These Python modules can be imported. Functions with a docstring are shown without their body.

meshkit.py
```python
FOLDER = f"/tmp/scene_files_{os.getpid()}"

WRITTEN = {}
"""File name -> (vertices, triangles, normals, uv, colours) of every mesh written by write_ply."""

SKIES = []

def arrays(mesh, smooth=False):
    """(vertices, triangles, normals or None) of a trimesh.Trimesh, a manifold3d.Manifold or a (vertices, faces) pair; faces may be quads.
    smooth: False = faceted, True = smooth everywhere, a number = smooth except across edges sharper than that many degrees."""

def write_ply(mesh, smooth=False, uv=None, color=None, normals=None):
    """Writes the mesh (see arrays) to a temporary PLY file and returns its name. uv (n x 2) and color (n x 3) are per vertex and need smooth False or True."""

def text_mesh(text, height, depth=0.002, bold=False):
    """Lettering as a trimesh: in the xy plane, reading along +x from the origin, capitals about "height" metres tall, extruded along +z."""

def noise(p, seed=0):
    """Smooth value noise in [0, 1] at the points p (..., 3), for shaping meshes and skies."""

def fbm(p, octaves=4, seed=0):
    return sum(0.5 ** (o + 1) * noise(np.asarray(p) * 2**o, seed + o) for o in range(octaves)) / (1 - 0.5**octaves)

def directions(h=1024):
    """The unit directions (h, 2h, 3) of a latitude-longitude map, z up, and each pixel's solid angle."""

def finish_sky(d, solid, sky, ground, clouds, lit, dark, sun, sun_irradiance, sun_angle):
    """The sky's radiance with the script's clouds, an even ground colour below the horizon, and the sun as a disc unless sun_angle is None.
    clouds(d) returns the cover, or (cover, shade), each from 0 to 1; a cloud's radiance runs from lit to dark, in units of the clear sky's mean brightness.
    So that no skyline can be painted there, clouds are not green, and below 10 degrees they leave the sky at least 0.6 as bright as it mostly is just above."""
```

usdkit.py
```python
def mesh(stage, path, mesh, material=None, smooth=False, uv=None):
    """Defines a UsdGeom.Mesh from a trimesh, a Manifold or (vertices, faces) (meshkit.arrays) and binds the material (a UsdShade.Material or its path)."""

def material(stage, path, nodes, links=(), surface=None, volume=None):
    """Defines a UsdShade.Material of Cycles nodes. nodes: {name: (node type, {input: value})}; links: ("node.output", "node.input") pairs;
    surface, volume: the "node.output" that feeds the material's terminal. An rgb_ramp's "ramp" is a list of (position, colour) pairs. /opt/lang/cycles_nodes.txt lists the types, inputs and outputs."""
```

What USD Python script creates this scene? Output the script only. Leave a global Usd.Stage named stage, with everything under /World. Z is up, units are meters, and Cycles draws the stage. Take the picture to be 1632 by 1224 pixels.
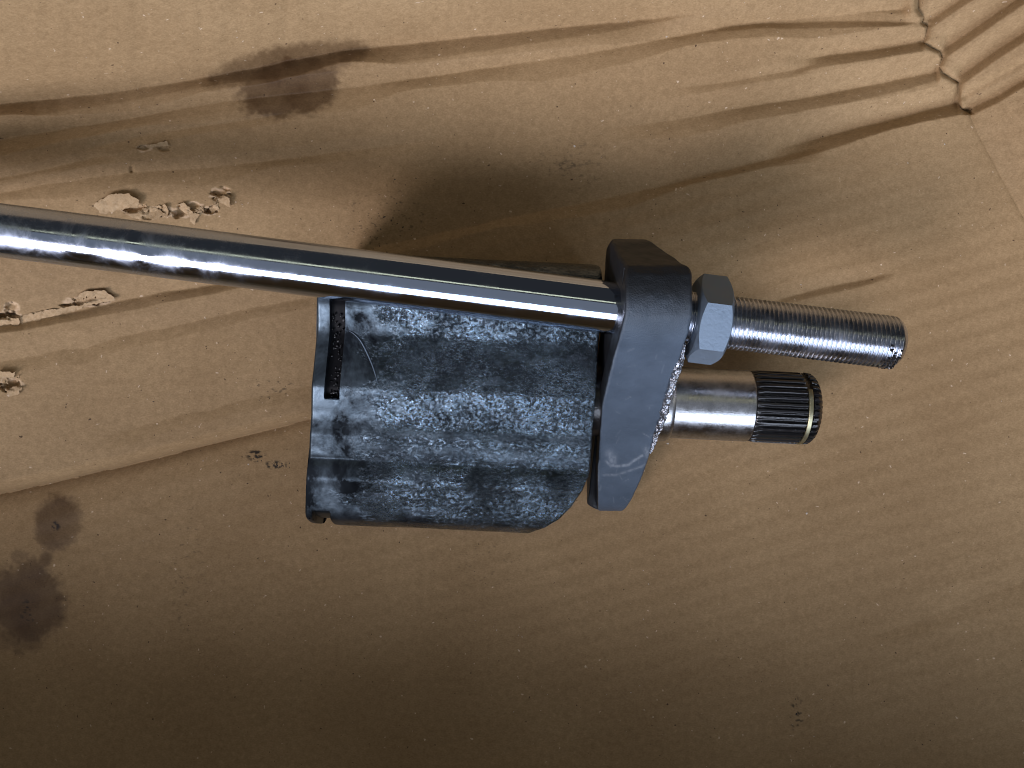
import math, random
import numpy as np
import trimesh, manifold3d, usdkit, meshkit
from scipy.spatial import Delaunay
from scipy.interpolate import PchipInterpolator
from shapely.geometry import Polygon, Point
from shapely import contains_xy
from pxr import Usd, UsdGeom, UsdLux, UsdShade, Gf, Sdf, Vt

rng = np.random.default_rng(7)
stage = Usd.Stage.CreateInMemory()
UsdGeom.SetStageUpAxis(stage, 'Z'); UsdGeom.SetStageMetersPerUnit(stage, 1.0)
UsdGeom.Xform.Define(stage, '/World')
UsdGeom.Scope.Define(stage, '/World/Looks')

# ------------------------------------------------------------------ camera
H, HALF = 0.50, 0.31                      # camera height, half width of the floor seen
S = 816 / HALF                            # photo pixels per metre on the floor
cam = UsdGeom.Camera.Define(stage, '/World/camera')
cam.AddTranslateOp().Set(Gf.Vec3d(0, 0, H))
cam.CreateHorizontalApertureAttr(36.0); cam.CreateVerticalApertureAttr(27.0)
cam.CreateFocalLengthAttr(36.0 * H / (2 * HALF))
cam.CreateClippingRangeAttr(Gf.Vec2f(0.01, 50))
cam.CreateExposureAttr(-0.12)

# ------------------------------------------------------------------ lamps
def aim(prim, pos, target):
    """A light that shines along its -z from pos to target."""
    z = Gf.Vec3d(*pos) - Gf.Vec3d(*target); z.Normalize()
    up = Gf.Vec3d(0, 0, 1) if abs(z[2]) < 0.95 else Gf.Vec3d(0, 1, 0)
    x = Gf.Cross(up, z); x.Normalize(); y = Gf.Cross(z, x)
    UsdGeom.Xformable(prim).AddTransformOp().Set(Gf.Matrix4d(*x, 0, *y, 0, *z, 0, *pos, 1))

def rect(name, pos, target, w, h, intensity, color):
    l = UsdLux.RectLight.Define(stage, '/World/' + name)
    l.CreateWidthAttr(w); l.CreateHeightAttr(h); l.CreateIntensityAttr(intensity); l.CreateColorAttr(Gf.Vec3f(*color))
    aim(l.GetPrim(), pos, target)
    return l

rect('window_light', (0.15, -2.2, 1.80), (0.15, 0, 0.15), 3.5, 2.0, 4.6, (0.82, 0.92, 1.14))       # open garage door
rect('ceiling_light', (0.0, -1.4, 2.5), (0.0, -1.4, 0), 8.0, 3.6, 0.20, (0.90, 0.96, 1.10))         # pale ceiling
rect('tube_light', (-0.1, 0.60, 2.1), (-0.1, 0.60, 0), 2.2, 0.17, 1.2, (1.0, 0.97, 0.66))            # strip lamp
rect('work_light', (-1.3, -1.5, 1.75), (-0.25, 0.2, 0.05), 0.8, 0.8, 22.0, (1.0, 0.91, 0.99))                # lamp at the lower left
rect('tube_light_left', (-2.6, 0.3, 2.0), (0, 0, 0), 0.35, 1.3, 2.2, (1.0, 0.93, 0.84))
rect('tube_light_right', (2.7, 0.2, 2.0), (0, 0, 0), 0.35, 1.3, 1.6, (1.0, 0.95, 0.84))
dome = UsdLux.DomeLight.Define(stage, '/World/room_light')
dome.CreateIntensityAttr(1.0)
wm = usdkit.material(stage, '/World/Looks/room_dim', {'b': ('background_shader', {'color': (0.92, 0.95, 1.0), 'strength': 0.035})}, [], surface='b.background')
UsdShade.MaterialBindingAPI.Apply(dome.GetPrim()).Bind(wm)

# ------------------------------------------------------------------ helpers
def unproject(px, py, z):
    """Photo pixel and height in metres -> point."""
    k = (H - z) / H / S
    return np.stack([(px - 816) * k, (612 - py) * k, z + 0 * px], -1)

def P(px, py, z):
    return unproject(np.float64(px), np.float64(py), np.float64(z))

names = {}
def numbered(parent, name):
    k = names.get((parent, name), 0); names[(parent, name)] = k + 1
    return f'{parent}/{name}' + (f'_{k:03d}' if k else '')

def data(prim, **kw):
    for k, v in kw.items():
        prim.SetCustomDataByKey(k, v)
    return prim

def thing(name, **kw):
    x = UsdGeom.Xform.Define(stage, numbered('/World', name))
    data(x.GetPrim(), **kw)
    return str(x.GetPath())

def vnormals(v, f):
    n = np.zeros_like(v)
    c = np.cross(v[f[:, 1]] - v[f[:, 0]], v[f[:, 2]] - v[f[:, 0]])
    for k in range(3):
        for a in range(3):
            n[:, a] += np.bincount(f[:, k], c[:, a], len(v))
    return n / np.maximum(np.linalg.norm(n, axis=1, keepdims=True), 1e-20)

def put(parent, name, mesh, mat, smooth=30, attrs=None, normals=None):
    path = numbered(parent, name)
    if isinstance(mesh, tuple) and (attrs or normals is not None or smooth is True):
        v, f = np.asarray(mesh[0], float), np.asarray(mesh[1], int)
        m = UsdGeom.Mesh.Define(stage, path)
        m.CreatePointsAttr(Vt.Vec3fArray.FromNumpy(v.astype(np.float32)))
        m.CreateFaceVertexCountsAttr(Vt.IntArray.FromNumpy(np.full(len(f), 3, np.int32)))
        m.CreateFaceVertexIndicesAttr(Vt.IntArray.FromNumpy(f.astype(np.int32).ravel()))
        m.CreateSubdivisionSchemeAttr('none')
        n = vnormals(v, f) if normals is None else normals
        m.CreateNormalsAttr(Vt.Vec3fArray.FromNumpy(n.astype(np.float32))); m.SetNormalsInterpolation('vertex')
        for k, a in (attrs or {}).items():
            UsdGeom.PrimvarsAPI(m).CreatePrimvar(k, Sdf.ValueTypeNames.FloatArray, 'vertex').Set(Vt.FloatArray.FromNumpy(np.asarray(a, np.float32)))
        UsdShade.MaterialBindingAPI.Apply(m.GetPrim()).Bind(mat)
    else:
        m = usdkit.mesh(stage, path, mesh, mat, smooth=smooth)
    return m.GetPrim()

def sm(t, a, b):
    t = np.clip((t - a) / (b - a), 0, 1)
    return t * t * (3 - 2 * t)

def grid_faces(nr, nc, close_r=False, close_c=False):
    r = np.arange(nr if close_r else nr - 1); c = np.arange(nc if close_c else nc - 1)
    R, C = np.meshgrid(r, c, indexing='ij')
    a = R * nc + C; b = R * nc + (C + 1) % nc; d = ((R + 1) % nr) * nc + C; e = ((R + 1) % nr) * nc + (C + 1) % nc
    return np.vstack([np.stack([a, b, e], -1).reshape(-1, 3), np.stack([a, e, d], -1).reshape(-1, 3)])

def outward(v, f):
    m = trimesh.Trimesh(v, f, process=False)
    return f if m.volume > 0 else f[:, ::-1]

# ------------------------------------------------------------------ materials
def mat(name, nodes, links, surface='p.BSDF'):
    return usdkit.material(stage, '/World/Looks/' + name, nodes, links, surface=surface)

kraft = mat('kraft', {
    'pos': ('geometry', {}),
    'big': ('noise_texture', {'scale': 9.0, 'detail': 3.0}),
    'mid': ('noise_texture', {'scale': 260.0, 'detail': 4.0, 'roughness': 0.7}),
    'fib_map': ('mapping', {'scale': (800.0, 1250.0, 1000.0), 'rotation': (0, 0, 0.3)}),
    'fib': ('noise_texture', {'scale': 1.0, 'detail': 3.0, 'roughness': 0.65}),
    'tone': ('rgb_ramp', {'ramp': [(0.3, (0.360, 0.236, 0.116)), (0.7, (0.440, 0.300, 0.155))]}),
    'midr': ('rgb_ramp', {'ramp': [(0.3, (0.86, 0.85, 0.83)), (0.7, (1.10, 1.11, 1.13))]}),
    'fibr': ('rgb_ramp', {'ramp': [(0.3, (0.84, 0.83, 0.81)), (0.7, (1.13, 1.14, 1.16))]}),
    'm1': ('mix_color', {'blend_type': 'multiply', 'fac': 1.0}),
    'm2': ('mix_color', {'blend_type': 'multiply', 'fac': 1.0}),
    'spk': ('noise_texture', {'scale': 420.0, 'detail': 1.0}),
    'spkr': ('rgb_ramp', {'ramp': [(0.0, (0, 0, 0)), (0.76, (0, 0, 0)), (0.80, (1, 1, 1))]}),
    'm3': ('mix_color', {'b': (0.11, 0.065, 0.035)}),
    'spw': ('noise_texture', {'scale': 370.0, 'detail': 1.0, 'distortion': 0.4}),
    'spwo': ('mapping', {'location': (3.3, 1.7, 0.4)}),
    'spwr': ('rgb_ramp', {'ramp': [(0.0, (0, 0, 0)), (0.755, (0, 0, 0)), (0.79, (1, 1, 1))]}),
    'm4': ('mix_color', {'b': (0.66, 0.52, 0.36)}),
    'torn': ('attribute', {'attribute': 'torn'}),
    'm5': ('mix_color', {'b': (0.62, 0.46, 0.29)}),
    'stain': ('attribute', {'attribute': 'stain'}),
    'stc': ('mix_color', {'blend_type': 'multiply', 'b': (0.185, 0.125, 0.085)}),
    'grime': ('attribute', {'attribute': 'grime'}),
    'm6': ('mix_color', {'b': (0.018, 0.015, 0.013)}),
    'sum': ('mix_float', {'fac': 0.5}),
    'bmp': ('bump', {'strength': 0.35, 'distance': 0.0006}),
    'rg': ('map_range', {'from_min': 0.0, 'from_max': 1.0, 'to_min': 0.78, 'to_max': 0.55}),
    'p': ('principled_bsdf', {'specular_ior_level': 0.25, 'diffuse_roughness': 0.6}),
}, [('pos.position', 'big.vector'), ('pos.position', 'mid.vector'), ('pos.position', 'fib_map.vector'), ('fib_map.vector', 'fib.vector'),
    ('pos.position', 'spk.vector'), ('pos.position', 'spwo.vector'), ('spwo.vector', 'spw.vector'),
    ('big.fac', 'tone.fac'), ('mid.fac', 'midr.fac'), ('fib.fac', 'fibr.fac'),
    ('tone.color', 'm1.a'), ('midr.color', 'm1.b'), ('m1.result', 'm2.a'), ('fibr.color', 'm2.b'),
    ('spk.fac', 'spkr.fac'), ('spkr.color', 'm3.fac'), ('m2.result', 'm3.a'),
    ('spw.fac', 'spwr.fac'), ('spwr.color', 'm4.fac'), ('m3.result', 'm4.a'),
    ('torn.fac', 'm5.fac'), ('m4.result', 'm5.a'), ('stain.fac', 'stc.fac'), ('m5.result', 'stc.a'),
    ('grime.fac', 'm6.fac'), ('stc.result', 'm6.a'), ('m6.result', 'p.base_color'),
    ('fib.fac', 'sum.a'), ('mid.fac', 'sum.b'), ('sum.result', 'bmp.height'), ('bmp.normal', 'p.normal'),
    ('stain.fac', 'rg.value'), ('rg.result', 'p.roughness')])

paper = mat('torn_paper', {
    'pos': ('geometry', {}), 'n': ('noise_texture', {'scale': 700.0, 'detail': 4.0, 'roughness': 0.7}),
    'r': ('rgb_ramp', {'ramp': [(0.3, (0.40, 0.272, 0.145)), (0.7, (0.53, 0.39, 0.235))]}),
    'b': ('bump', {'strength': 0.5, 'distance': 0.0008}),
    'p': ('principled_bsdf', {'roughness': 0.85, 'specular_ior_level': 0.15})},
    [('pos.position', 'n.vector'), ('n.fac', 'r.fac'), ('r.color', 'p.base_color'), ('n.fac', 'b.height'), ('b.normal', 'p.normal')])

cast = mat('oily_cast_iron', {
    'pos': ('geometry', {}),
    'rough_mask': ('attribute', {'attribute': 'rough'}),
    'wear_mask': ('attribute', {'attribute': 'wear'}),
    'n1': ('noise_texture', {'scale': 640.0, 'detail': 3.0, 'roughness': 0.55, 'distortion': 0.6}),
    'n2': ('noise_texture', {'scale': 1100.0, 'detail': 2.0, 'roughness': 0.6}),
    'n3': ('noise_texture', {'scale': 55.0, 'detail': 5.0, 'roughness': 0.68}),
    'mixh': ('mix_float', {'fac': 0.08}),
    'str': ('map_range', {'from_min': 0, 'from_max': 1, 'to_min': 0.12, 'to_max': 0.95}),
    'b': ('bump', {'distance': 0.0005}),
    'pt': ('noise_texture', {'scale': 560.0, 'detail': 4.0, 'roughness': 0.62, 'distortion': 0.5}),
    'pd': ('noise_texture', {'scale': 48.0, 'detail': 4.0, 'roughness': 0.65}),
    'pdr': ('map_range', {'from_min': 0.35, 'from_max': 0.65, 'to_min': 0.10, 'to_max': -0.08}),
    'padd': ('math', {'math_type': 'add'}),
    'ptr': ('rgb_ramp', {'ramp': [(0.0, (0, 0, 0)), (0.49, (0, 0, 0)), (0.62, (0.5, 0.5, 0.5)), (0.76, (1, 1, 1))]}),
    'b2': ('bump', {'distance': 0.00060, 'invert': True}),
    'col': ('rgb_ramp', {'ramp': [(0.35, (0.003, 0.0035, 0.004)), (0.65, (0.009, 0.011, 0.014))]}),
    'wc': ('mix_color', {'b': (0.034, 0.042, 0.051)}),
    'rr': ('map_range', {'from_min': 0.35, 'from_max': 0.68, 'to_min': 0.08, 'to_max': 0.20}),
    'n4': ('noise_texture', {'scale': 34.0, 'detail': 5.0, 'roughness': 0.7, 'distortion': 0.4}),
    'sr': ('map_range', {'from_min': 0.36, 'from_max': 0.60, 'to_min': 0.25, 'to_max': 1.0, 'clamp': True}),
    'inv': ('math', {'math_type': 'multiply_add', 'value2': -0.24, 'value3': 0.24}),
    'rsum': ('math', {'math_type': 'add'}),
    'sdim': ('math', {'math_type': 'multiply_add', 'value2': 0.42, 'value3': -0.42}),
    'ssum': ('math', {'math_type': 'add', 'use_clamp': True}),
    'p': ('principled_bsdf', {'ior': 1.8, 'specular_tint': (0.62, 0.83, 1.0)})},
    [('pos.position', 'n1.vector'), ('pos.position', 'n2.vector'), ('pos.position', 'n3.vector'),
     ('n1.fac', 'mixh.a'), ('n2.fac', 'mixh.b'), ('mixh.result', 'b.height'), ('rough_mask.fac', 'str.value'), ('str.result', 'b.strength'),
     ('pos.position', 'pt.vector'), ('pos.position', 'pd.vector'), ('pd.fac', 'pdr.value'), ('pt.fac', 'padd.value1'), ('pdr.result', 'padd.value2'), ('padd.value', 'ptr.fac'), ('ptr.color', 'b2.height'), ('rough_mask.fac', 'b2.strength'), ('b.normal', 'b2.normal'), ('b2.normal', 'p.normal'), ('pos.position', 'n4.vector'), ('n4.fac', 'sr.value'), ('rough_mask.fac', 'sdim.value1'), ('sr.result', 'ssum.value1'), ('sdim.value', 'ssum.value2'), ('ssum.value', 'p.specular_ior_level'), ('rough_mask.fac', 'inv.value1'), ('inv.value', 'rsum.value2'), ('n3.fac', 'col.fac'), ('col.color', 'wc.a'), ('wear_mask.fac', 'wc.fac'), ('wc.result', 'p.base_color'),
     ('n3.fac', 'rr.value'), ('rr.result', 'rsum.value1'), ('rsum.value', 'p.roughness')])

plate_paint = mat('grey_plate', {
    'pos': ('geometry', {}),
    'scuff': ('attribute', {'attribute': 'scuff'}), 'dirt': ('attribute', {'attribute': 'dirt'}),
    'n1': ('noise_texture', {'scale': 1300.0, 'detail': 3.0, 'roughness': 0.6}),
    'n2': ('noise_texture', {'scale': 40.0, 'detail': 4.0, 'roughness': 0.65}),
    'col': ('rgb_ramp', {'ramp': [(0.3, (0.052, 0.073, 0.101)), (0.7, (0.082, 0.112, 0.152))]}),
    'c2': ('mix_color', {'b': (0.34, 0.38, 0.42)}),
    'c3': ('mix_color', {'b': (0.008, 0.007, 0.0065)}),
    'b': ('bump', {'strength': 0.5, 'distance': 0.0006}),
    'p': ('principled_bsdf', {'roughness': 0.46, 'specular_ior_level': 0.5, 'specular_tint': (0.85, 0.94, 1.0)})},
    [('pos.position', 'n1.vector'), ('pos.position', 'n2.vector'), ('n2.fac', 'col.fac'), ('col.color', 'c2.a'), ('scuff.fac', 'c2.fac'),
     ('c2.result', 'c3.a'), ('dirt.fac', 'c3.fac'), ('c3.result', 'p.base_color'), ('n1.fac', 'b.height'), ('b.normal', 'p.normal')])

chrome = mat('chrome', {
    'pos': ('geometry', {}),
    'sp': ('separate_xyz', {}),
    'msk': ('map_range', {'from_min': -0.115, 'from_max': -0.165, 'to_min': 0.0, 'to_max': 1.0, 'clamp': True}),
    'n': ('noise_texture', {'scale': 70.0, 'detail': 5.0, 'roughness': 0.6, 'distortion': 0.6}),
    'nr': ('rgb_ramp', {'ramp': [(0.35, (0, 0, 0)), (0.65, (1, 1, 1))]}),
    'mul': ('math', {'math_type': 'multiply'}),
    'rr': ('map_range', {'from_min': 0.0, 'from_max': 1.0, 'to_min': 0.075, 'to_max': 0.34}),
    'sn': ('noise_texture', {'scale': 900.0, 'detail': 2.0}),
    'sm': ('noise_texture', {'scale': 26.0, 'detail': 7.0, 'roughness': 0.72}),
    'smr': ('map_range', {'from_min': 0.48, 'from_max': 0.72, 'to_min': 0.0, 'to_max': 0.16, 'clamp': True}),
    'radd': ('math', {'math_type': 'add'}),
    'b': ('bump', {'strength': 0.03, 'distance': 0.0004}),
    'p': ('principled_bsdf', {'metallic': 1.0, 'base_color': (0.53, 0.61, 0.75)})},
    [('pos.position', 'sp.vector'), ('sp.x', 'msk.value'), ('pos.position', 'n.vector'), ('n.fac', 'nr.fac'),
     ('nr.color', 'mul.value1'), ('msk.result', 'mul.value2'), ('mul.value', 'rr.value'), ('pos.position', 'sm.vector'), ('sm.fac', 'smr.value'), ('rr.result', 'radd.value1'), ('smr.result', 'radd.value2'), ('radd.value', 'p.roughness'),
     ('pos.position', 'sn.vector'), ('sn.fac', 'b.height'), ('b.normal', 'p.normal')])

def steel(name, col, rough, bump=0.05, scale=900.0, mx=(1, 1, 1), spread=0.12, metallic=1.0):
    return mat(name, {
        'pos': ('geometry', {}), 'mp': ('mapping', {'scale': mx}),
        'n': ('noise_texture', {'scale': scale, 'detail': 3.0, 'roughness': 0.6}),
        'd': ('noise_texture', {'scale': 90.0, 'detail': 4.0, 'roughness': 0.65}),
        'rr': ('map_range', {'from_min': 0.3, 'from_max': 0.7, 'to_min': max(rough - spread / 2, 0.03), 'to_max': rough + spread}),
        'cr': ('rgb_ramp', {'ramp': [(0.3, tuple(0.78 * c for c in col)), (0.7, col)]}),
        'b': ('bump', {'strength': bump, 'distance': 0.0005}),
        'p': ('principled_bsdf', {'metallic': metallic})},
        [('pos.position', 'mp.vector'), ('mp.vector', 'n.vector'), ('pos.position', 'd.vector'), ('d.fac', 'rr.value'), ('rr.result', 'p.roughness'),
         ('d.fac', 'cr.fac'), ('cr.color', 'p.base_color'), ('n.fac', 'b.height'), ('b.normal', 'p.normal')])

thread_steel = steel('thread_steel', (0.56, 0.59, 0.65), 0.20, 0.05)
nut_zinc = steel('zinc_nut', (0.21, 0.275, 0.35), 0.46, 0.22, 650.0, spread=0.22, metallic=0.6)
shaft_steel = steel('ground_shaft', (0.55, 0.56, 0.58), 0.24, 0.10, 1.0, (260.0, 2600.0, 2600.0))
brass = steel('brass_ring', (0.50, 0.47, 0.30), 0.40, 0.10)
bare_metal = steel('bare_metal', (0.50, 0.54, 0.60), 0.30, 0.6, 1500.0)
oil_black = mat('oil_black', {
    'pos': ('geometry', {}), 'n': ('noise_texture', {'scale': 700.0, 'detail': 3.0}), 'b': ('bump', {'strength': 0.3, 'distance': 0.0006}),
    'p': ('principled_bsdf', {'base_color': (0.010, 0.010, 0.011), 'roughness': 0.22, 'specular_ior_level': 0.6})},
    [('pos.position', 'n.vector'), ('n.fac', 'b.height'), ('b.normal', 'p.normal')])
slot_black = mat('slot_black', {'p': ('principled_bsdf', {'base_color': (0.006, 0.006, 0.007), 'roughness': 0.4, 'specular_ior_level': 0.06})}, [])
crumb_dark = mat('crumb_dark', {'p': ('principled_bsdf', {'base_color': (0.02, 0.016, 0.013), 'roughness': 0.7})}, [])
crumb_pale = mat('crumb_pale', {'p': ('principled_bsdf', {'base_color': (0.62, 0.56, 0.48), 'roughness': 0.8})}, [])

# ------------------------------------------------------------------ cardboard: one crumpled box, built as a height field
def line(pts, wob=1.2, seed=0):
    xs, ys = np.array(pts, float).T
    def f(x):
        y = np.interp(x, xs, ys)
        lo, hi = x < xs[0], x > xs[-1]
        s0 = (ys[1] - ys[0]) / (xs[1] - xs[0]); s1 = (ys[-1] - ys[-2]) / (xs[-1] - xs[-2])
        y = np.where(lo, ys[0] + s0 * (x - xs[0]), np.where(hi, ys[-1] + s1 * (x - xs[-1]), y))
        q = np.stack([x / 38.0, 0 * x + seed * 3.7, 0 * x], -1)
        return y + wob * 3.0 * (meshkit.fbm(q, 3, seed) - 0.5)
    f.x0, f.x1 = xs[0], xs[-1]
    return f

# (points, depth mm, reach above px, reach below px, taper px at left end, at right end)
VALLEYS = [
    ([(-200, 195), (0, 168), (180, 148), (350, 120), (540, 82), (640, 72), (760, 58), (960, 38), (1130, 22)], 8.5, 60, 34, 0, 120),
    ([(-200, 255), (0, 222), (200, 190), (350, 162), (560, 140), (816, 103), (966, 80), (1166, 42), (1456, 12)], 4.6, 24, 30, 0, 20),
    ([(120, 242), (162, 232), (229, 216), (310, 203), (399, 191), (520, 168)], 1.6, 16, 18, 40, 90),
    ([(-100, 300), (0, 284), (60, 273), (108, 262), (151, 251), (200, 246)], 1.5, 12, 14, 0, 50),
    ([(-100, 325), (0, 308), (54, 297), (135, 285), (202, 276), (320, 268), (420, 258), (560, 240), (816, 205)], 2.0, 16, 22, 0, 420),
    ([(480, 420), (590, 397), (720, 368), (816, 347), (976, 315), (1070, 294), (1217, 257), (1300, 237), (1325, 233)], 2.6, 70, 16, 60, 40),
    ([(1225, 243), (1328, 213), (1420, 191), (1526, 163), (1533, 161)], 6.5, 36, 25, 90, 8),
    ([(960, 208), (1107, 186), (1188, 170), (1291, 155), (1332, 147), (1494, 114), (1500, 113)], 5.5, 30, 24, 260, 8),
    ([(1255, 99), (1332, 86), (1400, 78), (1470, 66), (1476, 65)], 5.0, 26, 24, 80, 8),
    ([(1070, 142), (1180, 127), (1272, 110), (1312, 100)], 1.8, 12, 14, 90, 50),
    ([(1100, 45), (1200, 38), (1330, 34), (1468, 36)], 1.6, 12, 14, 80, 10),
    ([(150, 702), (166, 696), (223, 680), (287, 661), (335, 655), (382, 639), (487, 617), (560, 600)], 1.5, 34, 22, 70, 60),
    ([(-100, 590), (0, 577), (64, 566), (96, 556), (134, 556), (191, 537), (271, 521), (398, 492), (491, 475), (560, 462)], 1.8, 26, 22, 0, 40),
    ([(-60, 530), (32, 515), (112, 499), (191, 481), (255, 467), (331, 456), (420, 438), (520, 415)], 3.8, 30, 16, 0, 90),
    ([(1215, 486), (1300, 462), (1390, 443), (1440, 432)], 1.5, 22, 14, 70, 60),
    ([(1380, 1016), (1456, 993), (1540, 960), (1640, 925), (1900, 830)], 0.9, 30, 24, 70, 0),
]
CORNER_V = [([(1470, 38), (1490, 27), (1530, 0), (1650, -75), (1900, -230)], 4.5, 20, 12), ([(1498, 82), (1503, 79), (1562, 39), (1619, 0), (1900, -180)], 6.5, 28, 14),
            ([(1520, 128), (1525, 125), (1589, 79), (1632, 51), (1900, -110)], 6.0, 26, 14), ([(1525, 160), (1552, 143), (1590, 122), (1640, 96), (1900, -30)], 2.0, 10, 10),
            ([(1532, 180), (1540, 176), (1589, 153), (1632, 127), (1900, 0)], 5.0, 26, 10)]
SEAM = np.array([(1455, -400), (1463, 0), (1463, 14), (1472, 27), (1469, 36), (1478, 42), (1476, 55), (1472, 68), (1485, 76), (1498, 82), (1502, 92), (1497, 106), (1502, 116),
                 (1515, 124), (1528, 132), (1528, 150), (1527, 163), (1533, 174), (1545, 180), (1560, 215), (1600, 290), (1640, 362), (1900, 850)], float)
FOLD = [(-400, 880), (0, 787), (100, 765), (200, 741), (330, 709), (490, 668), (950, 560), (1400, 447), (2100, 270)]
TOE = [(-400, 590), (0, 522), (112, 503), (331, 458), (480, 425), (590, 398), (816, 348), (976, 316), (1217, 258), (1328, 222), (1530, 178), (2100, 40)]
foldf, toef, l1f = line(FOLD, 0.6, 51), line(TOE, 0.8, 52), line(VALLEYS[0][0], 1.0, 0)
vlines = [line(v[0], 1.0, k) for k, v in enumerate(VALLEYS)]
clines = [line(v[0], 0.8, 70 + k) for k, v in enumerate(CORNER_V)]
seam_x = lambda y: np.interp(y, SEAM[:, 1], SEAM[:, 0])

PITS = [  # torn spots: px, py, radius x, radius y, depth mm
    (250, 338, 26, 8, 3.5), (287, 338, 14, 8, 3.0), (335, 335, 10, 7, 3.5), (352, 308, 16, 9, 2.5), (310, 328, 12, 6, 2.0), (212, 333, 16, 7, 2.5),
    (140, 480, 36, 7, 2.4), (12, 503, 22, 8, 4.0), (18, 492, 12, 10, 2.4), (16, 612, 20, 10, 3.5), (230, 236, 10, 5, 1.6), (262, 236, 10, 5, 1.2), (210, 266, 3, 9, 1.2)]

def tri(d, ra, rb):
    w = np.where(d > 0, ra * 1.15, rb * 0.95)
    t = np.clip(1 - np.sqrt(d * d + 1.0) / w, 0, 1)
    return 0.75 * t + 0.25 * t * t

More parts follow.
